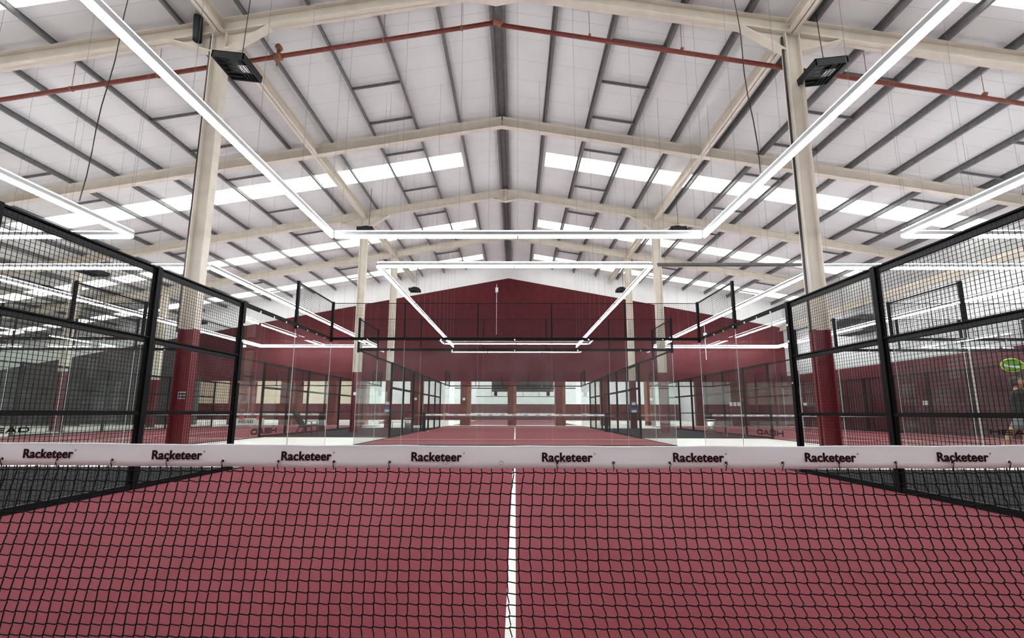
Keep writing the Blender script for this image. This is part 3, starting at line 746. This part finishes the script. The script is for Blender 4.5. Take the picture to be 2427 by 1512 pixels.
bench(-6.6, 24.4, 1.3, 'white topped low bench in the left alley of the back court', M_plate)
# advertising board behind the left net
t = thing('bench_board', 'white board printed HEAD with two red cards beyond the left net', 'board', (-20.4, 32.8, 0))
bo = MB().box(-21.6, -19.3, 32.8, 32.86, .0, .52).build('board', M_plate, t)
hm = head_mesh(1.15, .24).build('board_lettering', M_inkk, bo); hm.matrix_parent_inverse = Matrix(); hm.location = (-21.25, 32.78, .15)
for x in (-21.2, -19.85): MB().box(x, x+.35, 32.76, 32.79, .42, .68).build('red_card', M_red, t)
# person and racket in the right neighbouring court
def skin(name, pts, edges, radii, m, parent, sub=2):
    me = bpy.data.meshes.new(name); me.from_pydata(pts, edges, []); o = bpy.data.objects.new(name, me); C.objects.link(o)
    o.parent = parent; sk = o.modifiers.new('skin', 'SKIN'); sk.use_smooth_shade = True
    for i, r in enumerate(radii): me.skin_vertices[0].data[i].radius = (r, r) if not isinstance(r, tuple) else r
    me.skin_vertices[0].data[0].use_root = True
    s = o.modifiers.new('sub', 'SUBSURF'); s.levels = sub; s.render_levels = sub
    me.materials.append(m); return o
per = thing('person', 'person in black shirt and grey shorts reaching up with a racket at the right edge', 'person', (11.10, 8.0, .013)); per.rotation_euler = (0, 0, -.83)
# local frame: +x = facing (to the right), y depth
B = [(0,0,.95),(.0,0,1.12),(.0,0,1.30),(.0,0,1.45),(.0,0,1.54),(-.02,0,1.60),      # 0-5 pelvis, waist, chest, collar, neck, skull base
     (0,.10,.92),(.04,.12,.50),(.0,.13,.10),(.16,.13,.04),                          # 6-9 far leg
     (0,-.10,.92),(-.24,-.11,.50),(-.34,-.12,.10),(-.20,-.12,.04),                  # 10-13 near leg
     (.0,-.18,1.42),(.26,-.16,1.62),(.30,-.12,1.92),                                # 14-16 near arm, raised forward
     (.02,.18,1.42),(.14,.22,1.16),(.34,.20,1.22)]                                  # 17-19 far arm, bent
E_ = [(0,1),(1,2),(2,3),(3,4),(4,5),(0,6),(6,7),(7,8),(8,9),(0,10),(10,11),(11,12),(12,13),(3,14),(14,15),(15,16),(3,17),(17,18),(18,19)]
Rr = [.13,.12,(.14,.15),.09,.055,.055,.095,.06,.042,.035,.095,.06,.042,.035,.06,.045,.032,.06,.045,.032]
body = skin('body', B, E_, Rr, M_skin, per)
hd = MB()
n_ = 16
for k in range(n_+1):
    th = PI*k/n_
    for j in range(20):
        ph = 2*PI*j/20
        r_ = math.sin(th); x = .098*r_*math.cos(ph); y = .078*r_*math.sin(ph); z = .125*math.cos(th)
        if math.cos(ph) > .2 and -.1 < z < .1:
            x += .012*math.exp(-((ph if ph < PI else ph-2*PI)/.25)**2)*math.exp(-((z+.015)/.028)**2)*1.8
        if z < -.05: x += .01*max(0, math.cos(ph)); y *= .88
        hd.v.append((x, y, z))
for k in range(n_):
    for j in range(20): a = k*20+j; c = k*20+(j+1) % 20; hd.f.append((a, a+20, c+20, c)); hd.m.append(0)
h = hd.build('head', M_skin, None, smooth=True); h.parent = per; h.location = (.02, 0, 1.69); h.rotation_euler = (0, -.45, 0)
for s in (-1, 1):
    e = MB().lathe([(.001, -.011), (.009, -.007), (.012, 0), (.009, .007), (.001, .011)], 10, c=(.088, s*.03, .015), ax='x').build('eye', M_hair, None, smooth=True); e.parent = h
    e = MB().lathe([(.005, -.008), (.026, -.004), (.024, .006)], 10, c=(-.0, s*.078, -.01), ax='y').build('ear', M_skin, None, smooth=True); e.parent = h
e = MB().box(.088, .1, -.022, .022, -.066, -.058).build('mouth', M_redst, None); e.parent = h
hr = MB()
for k in range(9):
    th = PI*.62*k/8
    for j in range(20):
        ph = 2*PI*j/20; t2 = th if math.cos(ph) < .3 else th*.62
        hr.v.append((.108*math.sin(t2)*math.cos(ph)-.008, .088*math.sin(t2)*math.sin(ph), .136*math.cos(t2)+.002))
for k in range(8):
    for j in range(20): a = k*20+j; c = k*20+(j+1) % 20; hr.f.append((a, a+20, c+20, c)); hr.m.append(0)
o = hr.build('hair', M_hair, None, smooth=True); o.parent = h
sol = o.modifiers.new('thick', 'SOLIDIFY'); sol.thickness = .012
# clothing
skin('shirt', [(0,0,.90),(0,0,1.10),(0,0,1.30),(0,0,1.43),(0,-.17,1.425),(.14,-.18,1.53),(.01,.17,1.42),(.08,.21,1.28)], [(0,1),(1,2),(2,3),(3,4),(4,5),(3,6),(6,7)],
     [(.17,.18),(.158,.168),(.17,.19),.125,.105,.08,.105,.08], M_shirt, per)
skin('shorts', [(0,0,.96),(0,.10,.90),(.02,.12,.62),(0,-.10,.90),(-.13,-.11,.64)], [(0,1),(1,2),(0,3),(3,4)], [.155,.125,.105,.125,.105], M_short, per)
for (x, y, z, nm) in ((.10,.13,.045,'shoe'),(-.26,-.12,.045,'shoe')):
    b = MB().tube([(x-.13, y, z), (x-.06, y, z+.01), (x+.06, y, z), (x+.15, y, z-.01)], .05, 10, rs=[.035,.05,.045,.025]); o = b.build(nm, M_plate, None, smooth=True); o.parent = per
# gripping hand: palm, fingers and thumb around the handle
hc = Vector((.30, -.12, 1.97))
skin('hand', [tuple(hc+Vector((0,0,-.05))), tuple(hc), tuple(hc+Vector((.0,.0,.045)))], [(0,1),(1,2)], [.028,(.04,.022),(.036,.02)], M_skin, per, 1)
for k in range(4):
    zz = .045-.022*k; q = hc+Vector((.0,0,zz-.01))
    skin('finger', [tuple(q+Vector((.02,-.012,0))), tuple(q+Vector((.03,-.045,0))), tuple(q+Vector((.0,-.062,0))), tuple(q+Vector((-.022,-.05,0)))], [(0,1),(1,2),(2,3)], [.010,.0095,.009,.008], M_skin, per, 1)
q = hc+Vector((-.02,0,-.01))
skin('thumb', [tuple(q), tuple(q+Vector((-.028,-.02,.015))), tuple(q+Vector((-.026,-.05,.03)))], [(0,1),(1,2)], [.012,.011,.009], M_skin, per, 1)
for k in range(5):
    q = Vector((.36+.03*(k < 4), .20, 1.225-.012*k))
    skin('finger', [(.34,.20,1.225), (.40,.165+.018*k,1.235), (.44,.17+.018*k,1.22)], [(0,1),(1,2)], [.014,.010,.008], M_skin, per, 1)
# racket held above the head
rk = thing('padel_racket', 'green and yellow padel racket held above the player at the right edge', 'racket', (11.30, 7.9, 2.10))
_h = per.matrix_basis @ Vector((.29, -.15, 2.0)) if False else Matrix.Translation((11.10, 8.0, .013)) @ Matrix.Rotation(-.83, 4, 'Z') @ Vector((.29, -.17, 1.99))
_d = Vector((-.66, .66, .22)).normalized(); _n = Vector((-.74, -.67, -.1)); _n = (_n-_d*_n.dot(_d)).normalized()
_x = (-_n).cross(_d).normalized(); _m = Matrix((_x, -_n, _d)).transposed().to_4x4(); _m.translation = _h
rk.matrix_world = _m
def ov(n, a, c, z0): return [(a*math.cos(2*PI*i/n), z0+c*math.sin(2*PI*i/n)) for i in range(n)]
o = MB().prism([(x, z) for x, z in ov(28, .132, .155, .0)], 'y', -.016, .016).build('face', M_green, None); o.parent = rk; o.location = (0, 0, .31)
rp = [(.138*math.cos(2*PI*i/32), 0, .31+.162*math.sin(2*PI*i/32)) for i in range(33)]
o = MB().tube(rp, .016, 8).build('rim', M_yel, None, smooth=True); o.parent = rk
o = MB().tube([(0,0,-.08), (0,0,.08)], .016, 8).tube([(0,0,.06), (-.07,0,.165)], .014, 8).tube([(0,0,.06), (.07,0,.165)], .014, 8).build('handle', M_yel, None, smooth=True); o.parent = rk
o = MB().box(-.045, .0, -.021, .021, .19, .43).build('pale_stripe', M_plate, None); o.parent = rk
# right wall: doors, fittings
def door(n, y0, y1, lab):
    o = struct('door_%d' % n, MB().box(XW-.05, XW, y0, y1, 0, 3.05), M_maroony)
    b = MB(); b.box(XW-.08, XW-.05, y0-.06, y0, 0, 3.1); b.box(XW-.08, XW-.05, y1, y1+.06, 0, 3.1); b.box(XW-.08, XW-.05, y0-.06, y1+.06, 3.05, 3.12); b.box(XW-.07, XW-.05, (y0+y1)/2-.03, (y0+y1)/2+.03, 0, 3.05)
    b.build('door_frame', M_black, o); MB().box(XW-.12, XW-.05, (y0+y1)/2+.1, (y0+y1)/2+.16, 1.0, 1.25).build('door_handle', M_silver, o)
door(1, 25.9, 28.6, ''); door(2, 22.6, 25.3, ''); door(3, 12.0, 17.0, '')
t = thing('air_unit', 'grey boxy air heater hanging high by the right wall', 'air heater', (20.9, 25.0, 5.8))
MB().box(20.5, 21.3, 24.2, 26.3, 5.85, 6.85).build('case', M_dgrey, t, bevel=.03)
b = MB()
for k in range(7): b.box(20.46, 20.5, 24.3, 26.2, 5.95+k*.1, 5.99+k*.1)
b.build('louvre', M_heater, t)
for y in (24.4, 26.1): MB().tube([(20.9, y, 6.8), (20.9, y, sheet(20.9)-.01)], .015, 6).build('hanger_rod', M_galv, t)
for k, (y, z, n_) in enumerate([(31.5, 1.55, 'nearest the gable'), (21.6, 1.45, 'beside the door')]):
    tag(MB().box(XW-.04, XW, y, y+.35, z, z+.22).build('wall_sign', M_plate), 'small white sign on the maroon right wall, '+n_, 'sign')
t = thing('wall_sign', 'row of three white notices on the maroon gable at right', 'sign', (15.9, YB, 1.6))
for k in range(3): MB().box(16.8+.3*k, 17.02+.3*k, YB-.03, YB, 1.55, 1.85).build('notice', M_plate, t)
# rear hall air handling unit
t = thing('air_handling_unit', 'dark ceiling ventilation unit in the rear hall', 'ventilation unit', (.6, 42, 3.9))
MB().box(-2.3, 3.75, 42, 43.2, 3.05, 3.62).box(-2.3, 3.75, 42.05, 43.2, 3.62, 3.7).box(-2.3, 3.75, 42, 43.2, 3.7, 4.4).build('case', M_dgrey, t)
for x in (-1.9, 3.2): MB().box(x-.15, x+.15, 41.7, 42, 2.6, 3.05).tube([(x, 42.4, 4.4), (x, 42.4, 7.99)], .05, 6).build('bracket', M_heater, t)
# gym things far left: dark partition with glass doors
struct('wall_gym', MB().box(-43.5, -31, 30.0, 30.2, 0, 3.6), M_dgrey)
for k in range(4):
    x = -41+2.6*k
    tag(MB().box(x, x+1.6, 29.3, 29.6, .35, .75).lathe([(.3, -.05), (.3, .05)], 18, c=(x+.3, 29.2, .32), ax='y').lathe([(.3, -.05), (.3, .05)], 18, c=(x+1.3, 29.2, .32), ax='y').build('exercise_bike', M_heater),
        'dark exercise machine against the far left partition, %s from the left' % ORD[k], 'exercise bike', 'exercise machines')
# thin grey joint strip around courts under glass corners
